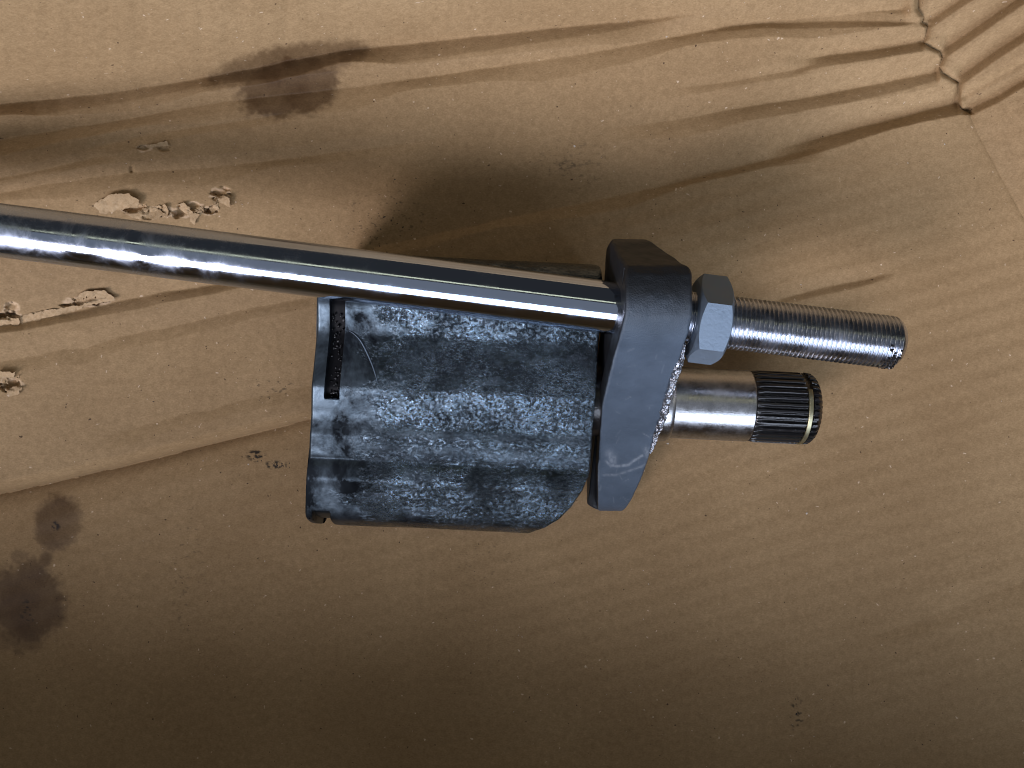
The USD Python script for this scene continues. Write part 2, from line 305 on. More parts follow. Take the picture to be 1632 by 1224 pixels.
def height(px, py):
    fl, tl, l1 = foldf(px), toef(px), l1f(px)
    amp = np.interp(px, [-400, 0, 490, 700, 950, 1300], [36, 30, 11.0, 4.5, 2.0, 0.0])
    t = np.clip((fl - py) / 22.0, 0, 1)
    z = amp * np.sqrt(np.maximum(1 - (1 - t) ** 2, 0))
    db = np.maximum(py - fl, 0)
    z = z + amp / 30 * 7.0 * np.clip((fl - py - 15) / 150.0, 0, 1)
    z = z - np.where(py > fl, np.minimum(amp, 16) / 15 * (7.0 * np.exp(-db / 17.0) + 3.0 * np.exp(-db / 130.0)), np.minimum(amp, 16) / 15 * 10.0 * np.exp(-np.maximum(fl - py, 0) / 3.0))
    wall = np.maximum(tl - py, 0); wall1 = np.minimum(np.maximum(l1 - py, 0), 185 + 0.12 * np.maximum(l1 - py - 185, 0))
    up = np.minimum(wall, np.maximum(tl - l1, 0))
    seam = px - seam_x(py)
    left = sm(-seam, -6, 6)
    zl = np.interp(px, [700, 1200], [0.17, 0.27]) * (np.sqrt(up ** 2 + 20 ** 2) - 20) / S * 1e3 + 1.25 * (np.sqrt(wall1 ** 2 + 6 ** 2) - 6) / S * 1e3
    for (pts, dep, ra, rb, tl_, tr_), f in zip(VALLEYS, vlines):
        d = (f(px) - py) * 0.975
        w = (np.sqrt(sm(px, f.x0, f.x0 + tl_)) if tl_ else 1.0) * ((1 - sm(px, f.x1 - tr_, f.x1)) if tr_ else 1.0)
        k = tri(d, ra, rb * (0.45 + 1.0 * meshkit.noise(np.stack([px / 110.0, 0 * px + dep * 7, 0 * px], -1), 5)))
        zl -= dep * (1.45 + 0.5 * sm(px, 900, 1350)) * w * k * np.where(px > f.x1 + 5, 0, 1)
    # right of the corner seam
    sd = np.maximum(px - np.interp(py, [-400, 0, 180, 362, 850], [1420, 1466, 1545, 1640, 1900]), 0)
    zr = 0.17 * np.maximum(tl - py, 0) / S * 1e3
    zr = zr + 0.55 * (np.sqrt(sd ** 2 + 64) - 8) / S * 1e3
    for (pts, dep, ra, rb), f in zip(CORNER_V, clines):
        d = (f(px) - py) * 0.83
        k = tri(d, ra, rb)
        zr -= 1.6 * dep * k * sm(px, f.x0 - 4, f.x0 + 14)
    z = z + np.where(seam > 0, zr * (1 - left) + zl * left, zl * left + zr * (1 - left))
    # the seam itself: deep where crumpled, a faint crease further down
    sdep = np.where(py < 182, 9.0, np.interp(py, [182, 200, 900], [3.0, 1.6, 1.2]))
    near = (np.abs(px - 1495) < 90) & (py < 225)
    dist = np.abs(seam)
    x_, y_ = px[near], py[near]; dd = np.full(len(x_), 1e9)
    for (ax_, ay_), (bx_, by_) in zip(SEAM[:-1], SEAM[1:]):
        l2 = (bx_ - ax_) ** 2 + (by_ - ay_) ** 2; t_ = np.clip(((x_ - ax_) * (bx_ - ax_) + (y_ - ay_) * (by_ - ay_)) / l2, 0, 1)
        dd = np.minimum(dd, np.hypot(x_ - ax_ - t_ * (bx_ - ax_), y_ - ay_ - t_ * (by_ - ay_)))
    dist[near] = dd
    z -= sdep * np.exp(-dist / np.where(py < 182, 3.4, 4.0))
    # corrugation of the bottom, slack waviness, crumple
    low = sm(py - np.minimum(fl, 5000), -10, 25) * np.where(px > 560, 1, 1)
    low = np.maximum(low, sm(py - tl, 0, 40) * sm(px, 560, 900))
    q = py + 0.285 * px
    mod = 0.25 + 1.1 * meshkit.fbm(np.stack([px / 260.0, py / 150.0, 0 * px + 9], -1), 2, 31)
    warp = 14 * meshkit.fbm(np.stack([px / 330.0, py / 260.0, 0 * px], -1), 2, 33)
    z += low * 0.24 * mod * np.sin((q + warp) * 2 * math.pi / 34.0)
    z += 1.6 * (meshkit.fbm(np.stack([px / 300.0, py / 170.0, 0 * px + 2], -1), 3, 12) - 0.5)
    z += (0.10 + 0.16 * (1 - low)) * (meshkit.fbm(np.stack([px / 26.0, (py + 0.25 * px) / 13.0, 0 * px + 2], -1), 3, 14) - 0.5)
    for (cx, cy, rx, ry, dep) in PITS:
        ok = (np.abs(px - cx) < 4 * rx) & (np.abs(py - cy) < 5 * ry)
        if ok.any():
            x, y = px[ok], py[ok]
            nn = meshkit.fbm(np.stack([x / 9.0, y / 6.0, 0 * x + cx], -1), 3, 5) - 0.5
            r = np.hypot((x - cx) / rx, (y - cy + 0.25 * (x - cx) * 0.5) / ry) + 1.3 * nn
            z[ok] -= 1.5 * dep * (1 - sm(r, 0.65, 1.0))
    return z * 1e-3

SLOPE = -0.245
xs = np.unique(np.concatenate([np.linspace(-420, -12, 50), np.arange(-10, 1390, 2.4), np.arange(1390, 1645, 1.5), np.linspace(1646, 2050, 50)]))
ys = np.unique(np.concatenate([np.linspace(-520, -205, 60), np.arange(-202, 1010, 1.5), np.arange(1010, 1440, 2.6), np.linspace(1443, 2050, 60)]))
PX, PY = np.meshgrid(xs, ys)
PY = PY + SLOPE * (PX - 816)
PXf, PYf = PX.ravel(), PY.ravel()
Z = height(PXf, PYf)
V = unproject(PXf, PYf, Z)
F = grid_faces(len(ys), len(xs))
if np.cross(V[F[0, 1]] - V[F[0, 0]], V[F[0, 2]] - V[F[0, 0]])[2] < 0:
    F = F[:, ::-1]
N = vnormals(V, F)

def nz(x, y, s, seed, o=4):
    return meshkit.fbm(np.stack([x / s, y / s, 0 * x + seed], -1), o, seed) - 0.5

stain = np.zeros(len(PXf))
for (cx, cy, rx, ry, rot, edge, dark) in [
        (462, 104, 120, 32, -0.20, 0.22, 0.72), (462, 138, 84, 48, -0.15, 0.17, 0.92), (470, 160, 56, 22, -0.1, 0.15, 0.35), (500, 90, 62, 20, -0.1, 0.15, 0.5),
        (91, 832, 36, 46, 0.1, 0.22, 0.78), (45, 962, 56, 72, 0.2, 0.20, 0.92), (30, 888, 12, 12, 0, 0.4, 0.5), (72, 893, 10, 15, 0.3, 0.4, 0.7), (30, 1015, 40, 20, 0.3, 0.3, 0.6),
        (8, 1025, 14, 12, 0, 0.4, 0.5)]:
    ok = (np.abs(PXf - cx) < 2.2 * max(rx, ry)) & (np.abs(PYf - cy) < 2.2 * max(rx, ry))
    X_, Y_ = PXf[ok], PYf[ok]; dx, dy = X_ - cx, Y_ - cy
    u, v = dx * math.cos(rot) + dy * math.sin(rot), -dx * math.sin(rot) + dy * math.cos(rot)
    r = np.hypot(u / rx, v / ry) + 0.42 * nz(X_, Y_, 26, 3, 3) + 0.24 * nz(X_, Y_, 6, 4, 2)
    stain[ok] = np.maximum(stain[ok], dark * (1 - sm(r, 1 - edge, 1 + edge)) * (0.82 + 0.5 * nz(X_, Y_, 40, 5, 3)))
stain = np.clip(stain, 0, 1)
grime = np.zeros(len(PXf))
for (cx, cy, rx, ry, dens, dark) in [
        (620, 350, 75, 60, 0.73, 0.55), (590, 372, 40, 26, 0.70, 0.6), (910, 262, 60, 46, 0.66, 0.3), (905, 265, 22, 8, 0.55, 0.5), (408, 726, 16, 10, 0.50, 0.95), (440, 741, 20, 7, 0.50, 0.95), (300, 905, 30, 120, 0.70, 0.35),
        (440, 620, 46, 20, 0.68, 0.6), (780, 900, 60, 50, 0.73, 0.3), (1270, 1140, 12, 30, 0.62, 0.8), (88, 838, 9, 8, 0.5, 0.9), (45, 975, 14, 20, 0.55, 0.8)]:
    r = np.hypot((PXf - cx) / rx, (PYf - cy) / ry)
    ok = r < 1.3
    n = 0.5 + nz(PXf[ok], PYf[ok], 4.0, 17, 3)
    grime[ok] = np.maximum(grime[ok], dark * sm(n, dens, dens + 0.08) * (1 - sm(r[ok], 0.6, 1.25)))
# a rubbed cross-shaped scuff
for (x0, y0, x1, y1, w) in [(886, 272, 952, 258, 1.6), (898, 245, 914, 290, 1.5), (893, 252, 925, 276, 1.2)]:
    L = math.hypot(x1 - x0, y1 - y0); tx, ty = (x1 - x0) / L, (y1 - y0) / L
    ok = np.hypot(PXf - x0, PYf - y0) < 110; X_, Y_ = PXf[ok], PYf[ok]
    a = (X_ - x0) * tx + (Y_ - y0) * ty; b = (X_ - x0) * -ty + (Y_ - y0) * tx
    grime[ok] = np.maximum(grime[ok], 0.45 * np.exp(-(b / w) ** 2) * sm(a, 0, 10) * (1 - sm(a, L - 25, L)) * (0.6 + nz(X_, Y_, 5, 23, 2)))
torn = np.zeros(len(PXf))
for (cx, cy, rx, ry, dep) in PITS:
    if dep < 1.5: continue
    ok = (np.abs(PXf - cx) < 3 * rx) & (np.abs(PYf - cy) < 4 * ry); X_, Y_ = PXf[ok], PYf[ok]
    r = np.hypot((X_ - cx) / (rx * 1.15), (Y_ - cy) / (ry * 1.15)) + 1.0 * nz(X_, Y_, 9, 5, 3)
    torn[ok] = np.maximum(torn[ok], (1 - sm(r, 0.85, 1.05)) * sm(r, 0.45, 0.8))

box = thing('cardboard_box', kind='structure', label='flattened brown corrugated cardboard box, creased, torn and oil stained, under the pump')
cen = F.mean(1).astype(int)
fx, fy = PXf[F].mean(1), PYf[F].mean(1)
div_x = [-420, 0, 330, 490, 560, 620, 720, 976, 1217, 1328, 1530, 2100]
div_y = [884, 787, 709, 668, 520, 400, 369, 316, 258, 222, 178, 40]
is_corner = fx > seam_x(fy)
is_low = (fy > np.interp(fx, div_x, div_y)) & ~is_corner
for nm, sel, lab in (('bottom_panel', is_low, 'flat ribbed bottom panel of the box'), ('side_panel', ~is_low & ~is_corner, 'creased and torn side panel with an oil stain'), ('corner_panel', is_corner, 'fluted corner panel at the upper right')):
    fs = F[sel]
    used, inv = np.unique(fs, return_inverse=True)
    pr = put(box, nm, (V[used], inv.reshape(-1, 3)), kraft, normals=N[used], attrs={'stain': stain[used], 'grime': grime[used], 'torn': torn[used]})
    data(pr, label=lab)

# the box's own near side, standing up just outside the picture
def near_side():
    n = 120; x = np.linspace(-0.80, 0.50, n)
    top = 0.235 + 0.135 * sm(-x, -0.22, -0.08) + 0.020 * sm(-x, 0.16, 0.30) + 0.010 * (meshkit.fbm(np.stack([x * 9, 0 * x, 0 * x], -1), 3, 4) - 0.5)
    rows = []
    for k in np.linspace(0, 1, 12):
        rows.append(np.stack([x, -0.36 - 0.02 * k + 0 * x, -0.003 + top * k], -1))
    a = np.array(rows); b = a + [0, -0.004, 0]
    v = np.vstack([a.reshape(-1, 3), b.reshape(-1, 3)])
    f = grid_faces(12, n); m = 12 * n
    f = np.vstack([f, f[:, ::-1] + m])
    e = np.arange(n - 1) + 11 * n
    f = np.vstack([f, np.stack([e, e + 1, e + 1 + m], -1), np.stack([e, e + 1 + m, e + m], -1)])
    return v, f
put(box, 'near_side_panel', near_side(), kraft, smooth=True, attrs={'stain': np.zeros(2 * 12 * 120)})

# torn flaps of paper that stand up from the side panel
def flap(poly, lift, seed, curl=(0, 1), base=0.3):
    """poly in photo pixels; lift mm at the far side along direction curl (px space)."""
    pg = Polygon(poly).buffer(0)
    if pg.geom_type != 'Polygon': pg = pg.convex_hull
    b = pg.exterior
    L = b.length; bp = np.array([b.interpolate(t).coords[0] for t in np.arange(0, L, 1.6)])
    bp = bp + 5.0 * np.stack([nz(bp[:, 0], bp[:, 1], 4, seed, 2), nz(bp[:, 0], bp[:, 1], 4, seed + 1, 2)], -1)
    x0, y0, x1, y1 = pg.bounds
    gx, gy = np.meshgrid(np.arange(x0, x1, 2.2), np.arange(y0, y1, 2.2)); g = np.stack([gx.ravel(), gy.ravel()], -1)
    g = g[contains_xy(Polygon(bp).buffer(-1.0), g[:, 0], g[:, 1])]
    p = np.vstack([bp, g])
    t = Delaunay(p).simplices
    c = p[t].mean(1); t = t[contains_xy(Polygon(bp).buffer(0.01), c[:, 0], c[:, 1])]
    d = p @ np.array(curl, float); d = (d - d.min()) / max(np.ptp(d), 1e-6)
    hz = height(p[:, 0].copy(), p[:, 1].copy())
    hz = np.maximum(hz, np.median(hz) - 0.0006)
    z = hz + (base + 0.75 * lift * d ** 1.6 + 1.6 * nz(p[:, 0], p[:, 1], 9, seed + 2, 3)) * 1e-3
    a = unproject(p[:, 0], p[:, 1], z)
    ori = np.cross(a[t[:, 1]] - a[t[:, 0]], a[t[:, 2]] - a[t[:, 0]])[:, 2] < 0
    t[ori] = t[ori][:, ::-1]
    low = a - [0, 0, 0.00035]
    return np.vstack([a, low]), np.vstack([t, t[:, ::-1] + len(a)])
FLAPS = [
    ([(150, 326), (163, 316), (180, 310), (205, 309), (222, 318), (218, 330), (200, 333), (178, 338), (160, 341)], 4.5, (0.3, -1)),
    ([(195, 336), (225, 326), (250, 332), (262, 340), (250, 350), (215, 349)], 2.0, (0, 1)),
    ([(246, 330), (262, 326), (270, 336), (268, 346), (258, 345), (260, 335)], 3.0, (1, -0.2)),
    ([(280, 328), (292, 322), (306, 336), (312, 348), (300, 344)], 3.0, (0.3, -1)),
    ([(300, 338), (318, 342), (310, 358), (303, 352)], 2.5, (1, 0.3)),
    ([(345, 318), (356, 312), (366, 316), (367, 330), (355, 326)], 4.5, (1, -0.4)),
    ([(334, 330), (346, 322), (350, 332), (338, 342)], 3.0, (-0.3, 1)),
    ([(115, 478), (135, 464), (165, 463), (178, 470), (184, 478), (170, 480), (150, 486), (124, 488)], 3.5, (0.1, -1)),
    ([(30, 505), (70, 495), (118, 488), (160, 480), (120, 494), (70, 507), (32, 516)], 1.6, (0, -1)),
    ([(-4, 508), (10, 505), (30, 508), (32, 518), (12, 517), (-4, 520)], 3.0, (0.2, -1)),
    ([(-4, 590), (10, 592), (24, 594), (22, 602), (6, 602), (-4, 600)], 3.5, (0.2, -1)),
    ([(10, 622), (24, 616), (36, 618), (28, 630), (16, 632)], 2.5, (0.6, 0.6)),
    ([(216, 235), (228, 232), (232, 236), (222, 240)], 1.6, (0, -1)),
    ([(234, 232), (250, 228), (266, 225), (268, 231), (252, 233), (236, 236)], 2.2, (0, -1)),
]
rs = np.random.default_rng(21)
for (cx, cy, sx, sy, n) in [(245, 338, 40, 7, 7), (325, 335, 30, 9, 7), (352, 318, 12, 9, 3), (15, 508, 14, 7, 3), (165, 474, 16, 5, 2), (18, 606, 14, 8, 2)]:
    for _ in range(n):
        x, y, a, l, w = cx + rs.normal(0, sx * 0.5), cy + rs.normal(0, sy * 0.5), rs.uniform(0, 6.28), rs.uniform(6, 13), rs.uniform(3, 6)
        c, d = math.cos(a), math.sin(a)
        FLAPS.append(([(x - l * c * 0.5, y - l * d * 0.5), (x - w * d * 0.5, y + w * c * 0.5), (x + l * c * 0.5 + w * d * 0.3, y + l * d * 0.5), (x + w * d * 0.6, y - w * c * 0.6)], rs.uniform(0.8, 2.6), (c, d)))
for k, (poly, lift, cu) in enumerate(FLAPS):
    put(box, 'torn_flap', flap(poly, lift, 100 + 7 * k, cu), paper, smooth=True, attrs={})

# loose specks lying on the cardboard
def crumbs(spots, smin, smax, seed, zfun=None):
    r = np.random.default_rng(seed); vs, fs, n = [], [], 0
    ico = trimesh.creation.icosahedron()
    spots = np.array(spots, float)
    hz = height(spots[:, 0].copy(), spots[:, 1].copy()) if zfun is None else zfun
    for (x, y), z in zip(spots, hz):
        s = r.uniform(smin, smax) * (0.6 + 0.9 * r.random() ** 3)
        v = ico.vertices * (s * r.uniform(0.5, 1.6), s * r.uniform(0.4, 1.0), s * r.uniform(0.25, 0.5)) * r.uniform(0.7, 1.3, (12, 1))
        a = r.uniform(0, 6.28); c, s_ = math.cos(a), math.sin(a)
        v = v @ np.array([[c, s_, 0], [-s_, c, 0], [0, 0, 1]])
        vs.append(v + P(x, y, z)); fs.append(ico.faces + n); n += 12
    return np.vstack(vs), np.vstack(fs)
r = np.random.default_rng(3)
def scatter(n, boxes):
    out = []
    for _ in range(n):
        x0, y0, x1, y1 = boxes[r.integers(len(boxes))]
        out.append((r.uniform(x0, x1), r.uniform(y0, y1)))
    return out
dk = scatter(40, [(0, 0, 1632, 1224), (560, 270, 700, 395), (560, 270, 700, 395), (380, 540, 480, 640), (190, 560, 420, 660)]) + [(x, y) for x, y in zip(r.normal(600, 22, 26), r.normal(362, 20, 26))]
dk += list(zip(r.normal(410, 8, 14), r.normal(728, 4, 14))) + list(zip(r.normal(442, 9, 16), r.normal(742, 3, 16))) + list(zip(r.normal(1270, 4, 7), r.normal(1140, 12, 7)))
pr = put('/World', 'dark_crumbs', crumbs(dk, 0.00025, 0.0006, 5), crumb_dark, smooth=False)
data(pr, kind='stuff', label='tiny dark crumbs of grit scattered over the brown cardboard', category='grit')
pr = put('/World', 'pale_crumbs', crumbs(scatter(90, [(0, 0, 1632, 1224)]), 0.0002, 0.0006, 6), crumb_pale, smooth=False)
data(pr, kind='stuff', label='tiny pale paper specks scattered over the brown cardboard', category='specks')

# ------------------------------------------------------------------ the pump
pump = thing('hydraulic_pump', label='black oily cast pump with chrome rod, grey bracket plate, nut and splined shaft', category='machine part')
TILT = math.radians(2.7)
AX = np.array([math.cos(TILT), -math.sin(TILT), 0]); PE = np.array([math.sin(TILT), math.cos(TILT), 0])

# --- housing: cast profile run along the axis
prof = [(411, 40), (411.5, 52), (413, 64), (420, 72), (436, 77), (465, 79.6), (490, 79.2), (499, 78.4), (516, 75.9), (533, 73.5), (543, 72.8), (585, 72.4), (624, 71.9), (636, 70.6), (655, 68.0), (672, 65.6), (687, 64.4),
        (703, 63.6), (708, 62.9), (722, 60.9), (737, 58.8), (740, 58.2), (755, 59.0), (769, 58.8), (787, 56.3), (810, 53.0), (828, 50.2), (835, 48.0), (840, 43), (844, 32), (843, 16)]
pv = []
for py, z in prof:
    q = P(720, py, z * 1e-3)
    pv.append((q @ PE, z * 1e-3))
pv = np.array(pv)
tt = np.concatenate([[0], np.cumsum(np.linalg.norm(np.diff(pv, axis=0), axis=1))])
fine = np.linspace(0, tt[-1], 260)
top = np.stack([PchipInterpolator(tt, pv[:, 0])(fine), PchipInterpolator(tt, pv[:, 1])(fine)], -1)
py_fine = np.interp(fine, tt, [p[0] for p in prof])
vb0, vb1 = top[-1, 0] + 0.004, top[0, 0] - 0.003
bot = np.array([(top[-1, 0] + 0.001, 0.010), (vb0, 0.0050), ((vb0 * 2 + vb1) / 3, 0.0042), ((vb0 + vb1 * 2) / 3, 0.0042), (vb1, 0.0052), (top[0, 0], 0.012)])
loop = np.vstack([top, bot]); n_l = len(loop); n_top = len(top)
mid = loop.mean(0)
# outward normal of the loop
tg = np.roll(loop, -1, 0) - np.roll(loop, 1, 0); ln = np.stack([tg[:, 1], -tg[:, 0]], -1); ln /= np.linalg.norm(ln, axis=1, keepdims=True)
if ((loop - mid) * ln).sum() < 0: ln = -ln
uu = lambda px, py, z: float(P(px, py, z) @ AX)
u_l = uu(503, 505, 0.079); u_r = uu(951, 600, 0.071)
g0, g1 = uu(525, 600, 0.0713), uu(549, 600, 0.0713)
us = np.unique(np.concatenate([[u_l, u_l + 0.0003, u_l + 0.0008, u_l + 0.0014], np.linspace(u_l + 0.002, u_r - 0.003, 330), [u_r - 0.002, u_r - 0.001, u_r - 0.0003, u_r],
                               [g0 - 0.0003, g0, g0 + 0.0002, g1 - 0.0002, g1, g1 + 0.0003]]))
U, T = np.meshgrid(us, np.arange(n_l), indexing='ij')
LP = np.concatenate([py_fine, [850, 850, 850, 400, 400, 400]])
pyT = LP[T]
# the lower right corner is cut off obliquely
cut = np.interp(pyT, [740, 752, 775, 800, 820, 834, 844, 851], [0, 0.0010, 0.0036, 0.0085, 0.0145, 0.0215, 0.0300, 0.0350]) * (T < n_top + 4)
bend = uu(700, 700, 0.05)
U2 = np.where(U > bend, bend + (U - bend) * (u_r - bend - cut) / (u_r - bend), U)
shear = np.interp(pyT, [500, 600, 700, 850], [0, 0.0018, 0.0040, 0.0085]) * (u_r - U) / (u_r - u_l)
U2 = U2 - shear
edge = np.minimum(U - u_l, u_r - U)
inset = 0.0012 * (1 - np.sqrt(np.clip(1 - (1 - np.clip(edge / 0.0014, 0, 1)) ** 2, 0, 1)))
istop = T < n_top
rough = sm(U + 0.05 * (meshkit.fbm(np.stack([U * 90, loop[T, 0] * 120, 0 * U], -1), 4, 19) - 0.5), u_l + 0.016, u_l + 0.046) * istop
rough = rough * (1 - 0.45 * np.exp(-((pyT - 722) / 13.0) ** 2) - 0.45 * np.exp(-((pyT - 694) / 8.0) ** 2))
q3 = np.stack([U2 * 300, loop[T, 0] * 300, loop[T, 1] * 300], -1)
disp = (meshkit.fbm(q3 * 0.9, 3, 41) - 0.5) * (0.0002 + 0.0003 * rough) * np.clip(edge / 0.002, 0, 1) * istop
disp += (meshkit.fbm(q3 * 0.13, 2, 43) - 0.5) * 0.0008 * istop * np.clip(edge / 0.01, 0.2, 1)
gro = (U >= g0 + 0.0001) & (U <= g1 - 0.0001)
depth = np.where(gro & (pyT > 470) & (pyT < 642) & istop, 0.0045, 0.0)
notch = (U >= g0 - 0.003) & (U <= g0 + 0.006) & (pyT > 826)
depth = depth + np.where(notch, 0.0035, 0.0)
A2 = loop[T] + ln[T] * (disp - inset - depth * (pyT > 700))[..., None]
A2[..., 1] -= depth * (pyT < 700)
BV = U2[..., None] * AX + A2[..., 0:1] * PE + A2[..., 1:2] * np.array([0, 0, 1.0])
nu = len(us)
hv = BV.reshape(-1, 3); hf = grid_faces(nu, n_l, close_c=True)
c0, c1 = hv[:n_l].mean(0), hv[-n_l:].mean(0)
i = np.arange(n_l); j = (i + 1) % n_l; b_ = (nu - 1) * n_l
hv = np.vstack([hv, c0, c1]); k0, k1 = len(hv) - 2, len(hv) - 1
hf = np.vstack([hf, np.stack([i, np.full(n_l, k0), j], -1), np.stack([b_ + i, b_ + j, np.full(n_l, k1)], -1)])
wear = (1 - rough) * istop * np.clip(0.35 + 1.6 * (meshkit.fbm(np.stack([U2 * 110, loop[T, 0] * 35, 0 * U2], -1), 4, 8) - 0.42), 0, 1) * 0.75
wear = wear * np.where(depth > 0, 0, 1)
wear = np.maximum(wear, istop * 0.55 * sm(meshkit.fbm(np.stack([U2 * 60, loop[T, 0] * 160, 0 * U2], -1), 4, 9), 0.60, 0.72))
flat = lambda a: np.append(a.ravel(), [0, 0])
hf = outward(hv, hf)
inslot = flat((depth > 0.004) * 1.0)[hf].min(1) > 0
house = put(pump, 'housing', (hv, hf[~inslot]), cast, smooth=True, attrs={'rough': flat(rough), 'wear': flat(wear)})
data(house, label='black oily cast housing with machined left end and ribs')
house_p = str(house.GetPath())
us_, ui_ = np.unique(hf[inslot], return_inverse=True)
data(put(house_p, 'slot', (hv[us_], ui_.reshape(-1, 3)), slot_black, smooth=True, attrs={}), label='black oil filled slot')

def ribbon(pts, zs, w, name, material, parent, t=0.0004):
    """A thin raised wisp along photo pixels on a surface of given heights (mm)."""
    p = np.array([P(x, y, z * 1e-3) for (x, y), z in zip(pts, zs)])
    s = np.linspace(0, 1, len(p)); f = np.linspace(0, 1, 40)
    p = np.stack([PchipInterpolator(s, p[:, k])(f) for k in range(3)], -1)
    tang = np.gradient(p, axis=0); tang /= np.linalg.norm(tang, axis=1, keepdims=True)
    side = np.cross(tang, [0, 0, 1.0]); side /= np.linalg.norm(side, axis=1, keepdims=True); upv = np.cross(side, tang)
    ang = np.linspace(0, 2 * math.pi, 9)[:-1]
    wv = (w * np.sin(np.pi * np.clip(f, 0.04, 0.96)) ** 0.5)[:, None, None]
    ring = p[:, None] + wv * (np.cos(ang)[:, None] * side[:, None]) + t * np.sin(ang)[:, None] * upv[:, None]
    v = ring.reshape(-1, 3); ff = grid_faces(40, 8, close_c=True)
    return put(parent, name, (v, outward(v, ff)), material, smooth=True, attrs={})

# machined slot floor: black oil pooled in it, sitting inside the housing
def tube_mesh(p0, p1, r0, r1=None, n=96, rings=2):
    r1 = r0 if r1 is None else r1
    return lathe(p0, p1, [(0, 0), (0, r0), (1, r1), (1, 0)], n)

def lathe(p0, p1, profile, n=96, start=0.0):
    """Revolve (fraction or metres along the axis, radius) about p0 -> p1; profile positions in 0..1."""
    p0, p1 = np.array(p0, float), np.array(p1, float)
    d = p1 - p0; L = np.linalg.norm(d); d = d / L
    a = np.cross(d, [0, 0, 1.0]); a /= np.linalg.norm(a); b = np.cross(a, d)
    th = np.linspace(0, 2 * math.pi, n, endpoint=False) + start
    prof_ = np.array(profile, float)
    v = p0 + (prof_[:, 0] * L)[:, None, None] * d + prof_[:, 1][:, None, None] * (np.cos(th)[None, :, None] * a + np.sin(th)[None, :, None] * b)
    v = v.reshape(-1, 3); f = grid_faces(len(prof_), n, close_c=True)
    m = trimesh.Trimesh(v, f, process=False); m.merge_vertices(); m.update_faces(m.nondegenerate_faces())
    if m.volume < 0: m.invert()
    return m

beads = []
rb_ = np.random.default_rng(31)
for _ in range(70):
    y = rb_.uniform(500, 640); x = np.interp(y, [480, 645], [540, 535.5]) + rb_.uniform(-9, 9)
    z = np.interp(y, [499, 516, 533, 543, 624, 636], [78.4, 75.9, 73.5, 72.8, 71.9, 70.6]) - 4.4
    bm = trimesh.creation.icosphere(1, 1.0)
    beads.append(trimesh.Trimesh(bm.vertices * rb_.uniform(0.0003, 0.0010, 3) + P(x, y, z * 1e-3), bm.faces, process=False))
data(put(house_p, 'oil_beads', trimesh.util.concatenate(beads), oil_black, smooth=True), label='drops of black oil in the slot')

# --- rod
def rod_pt(x):
    z = np.interp(x, [-400, 0, 900, 1500], [0.107, 0.1025, 0.095, 0.0935])
    return P(x, 367.8 + 0.1285 * x - 0.0000022 * x * x, z)
R_ROD = 0.0129
ra, rb = rod_pt(-330), rod_pt(1010)
rod = put(pump, 'chrome_rod', lathe(ra, rb, [(0, 0), (0, R_ROD - 0.001), (0.003, R_ROD), (1, R_ROD), (1, 0)], 160), chrome, smooth=30)

# --- threaded end
rod_dir = rod_pt(1420) - rod_pt(960); rod_dir /= np.linalg.norm(rod_dir)
def threaded(p0, p1, r_out, pitch, depth, n=72, per=14):
    p0, p1 = np.array(p0), np.array(p1); d = p1 - p0; L = np.linalg.norm(d); d /= L
    a = np.cross(d, [0, 0, 1.0]); a /= np.linalg.norm(a); b = np.cross(a, d)
    ns = int(L / pitch * per); s = np.linspace(0, L, ns); th = np.linspace(0, 2 * math.pi, n, endpoint=False)
    SS, TH = np.meshgrid(s, th, indexing='ij')
    ph = (SS / pitch + TH / (2 * math.pi)) % 1.0
    tri = np.abs(ph - 0.5) * 2
    tri = np.clip((tri - 0.10) / 0.74, 0, 1)
    rr = r_out - depth * (1 - tri)
    rr = rr + 0.00012 * (meshkit.noise(np.stack([SS * 900, np.cos(TH) * 6, np.sin(TH) * 6], -1), 3) - 0.5)
    end = L - SS
    cham = r_out - 0.0030 * np.clip(1 - end / 0.0042, 0, 1) ** 1.5
    rr = np.minimum(rr, cham)
    v = p0 + SS[..., None] * d + rr[..., None] * (np.cos(TH)[..., None] * a + np.sin(TH)[..., None] * b)
    v = v.reshape(-1, 3); f = grid_faces(ns, n, close_c=True)
    v = np.vstack([v, p0, p1]); i = np.arange(n); j = (i + 1) % n; o = (ns - 1) * n
    f = np.vstack([f, np.stack([j, i, np.full(n, len(v) - 2)], -1), np.stack([o + i, o + j, np.full(n, len(v) - 1)], -1)])
    return v, outward(v, f)
t0, t1 = rod_pt(1085), rod_pt(1431)
put(str(rod.GetPath()), 'threaded_end', threaded(t0, t1, 0.0131, 0.00225, 0.00125), thread_steel, smooth=35)
gr = []
rr_ = np.random.default_rng(9)
grit = []
for _ in range(90):
    x = 1416 - abs(rr_.normal(0, 11)); ang = rr_.normal(math.radians(62), 0.36)
    c = rod_pt(x + 6); a_ = np.cross(rod_dir, [0, 0, 1.0]); a_ /= np.linalg.norm(a_); b_2 = np.cross(a_, rod_dir)
    grit.append(c + 0.0126 * (math.sin(ang) * a_ * (1 if a_[1] < 0 else -1) + math.cos(ang) * b_2 * (1 if b_2[2] > 0 else -1)))
ico = trimesh.creation.icosahedron()
gm = trimesh.util.concatenate([trimesh.Trimesh(ico.vertices * rr_.uniform(0.0003, 0.0010, 3) + g, ico.faces, process=False) for g in grit])
data(put(str(rod.GetPath()), 'thread_dirt', gm, oil_black, smooth=False), label='black greasy dirt on the last threads')

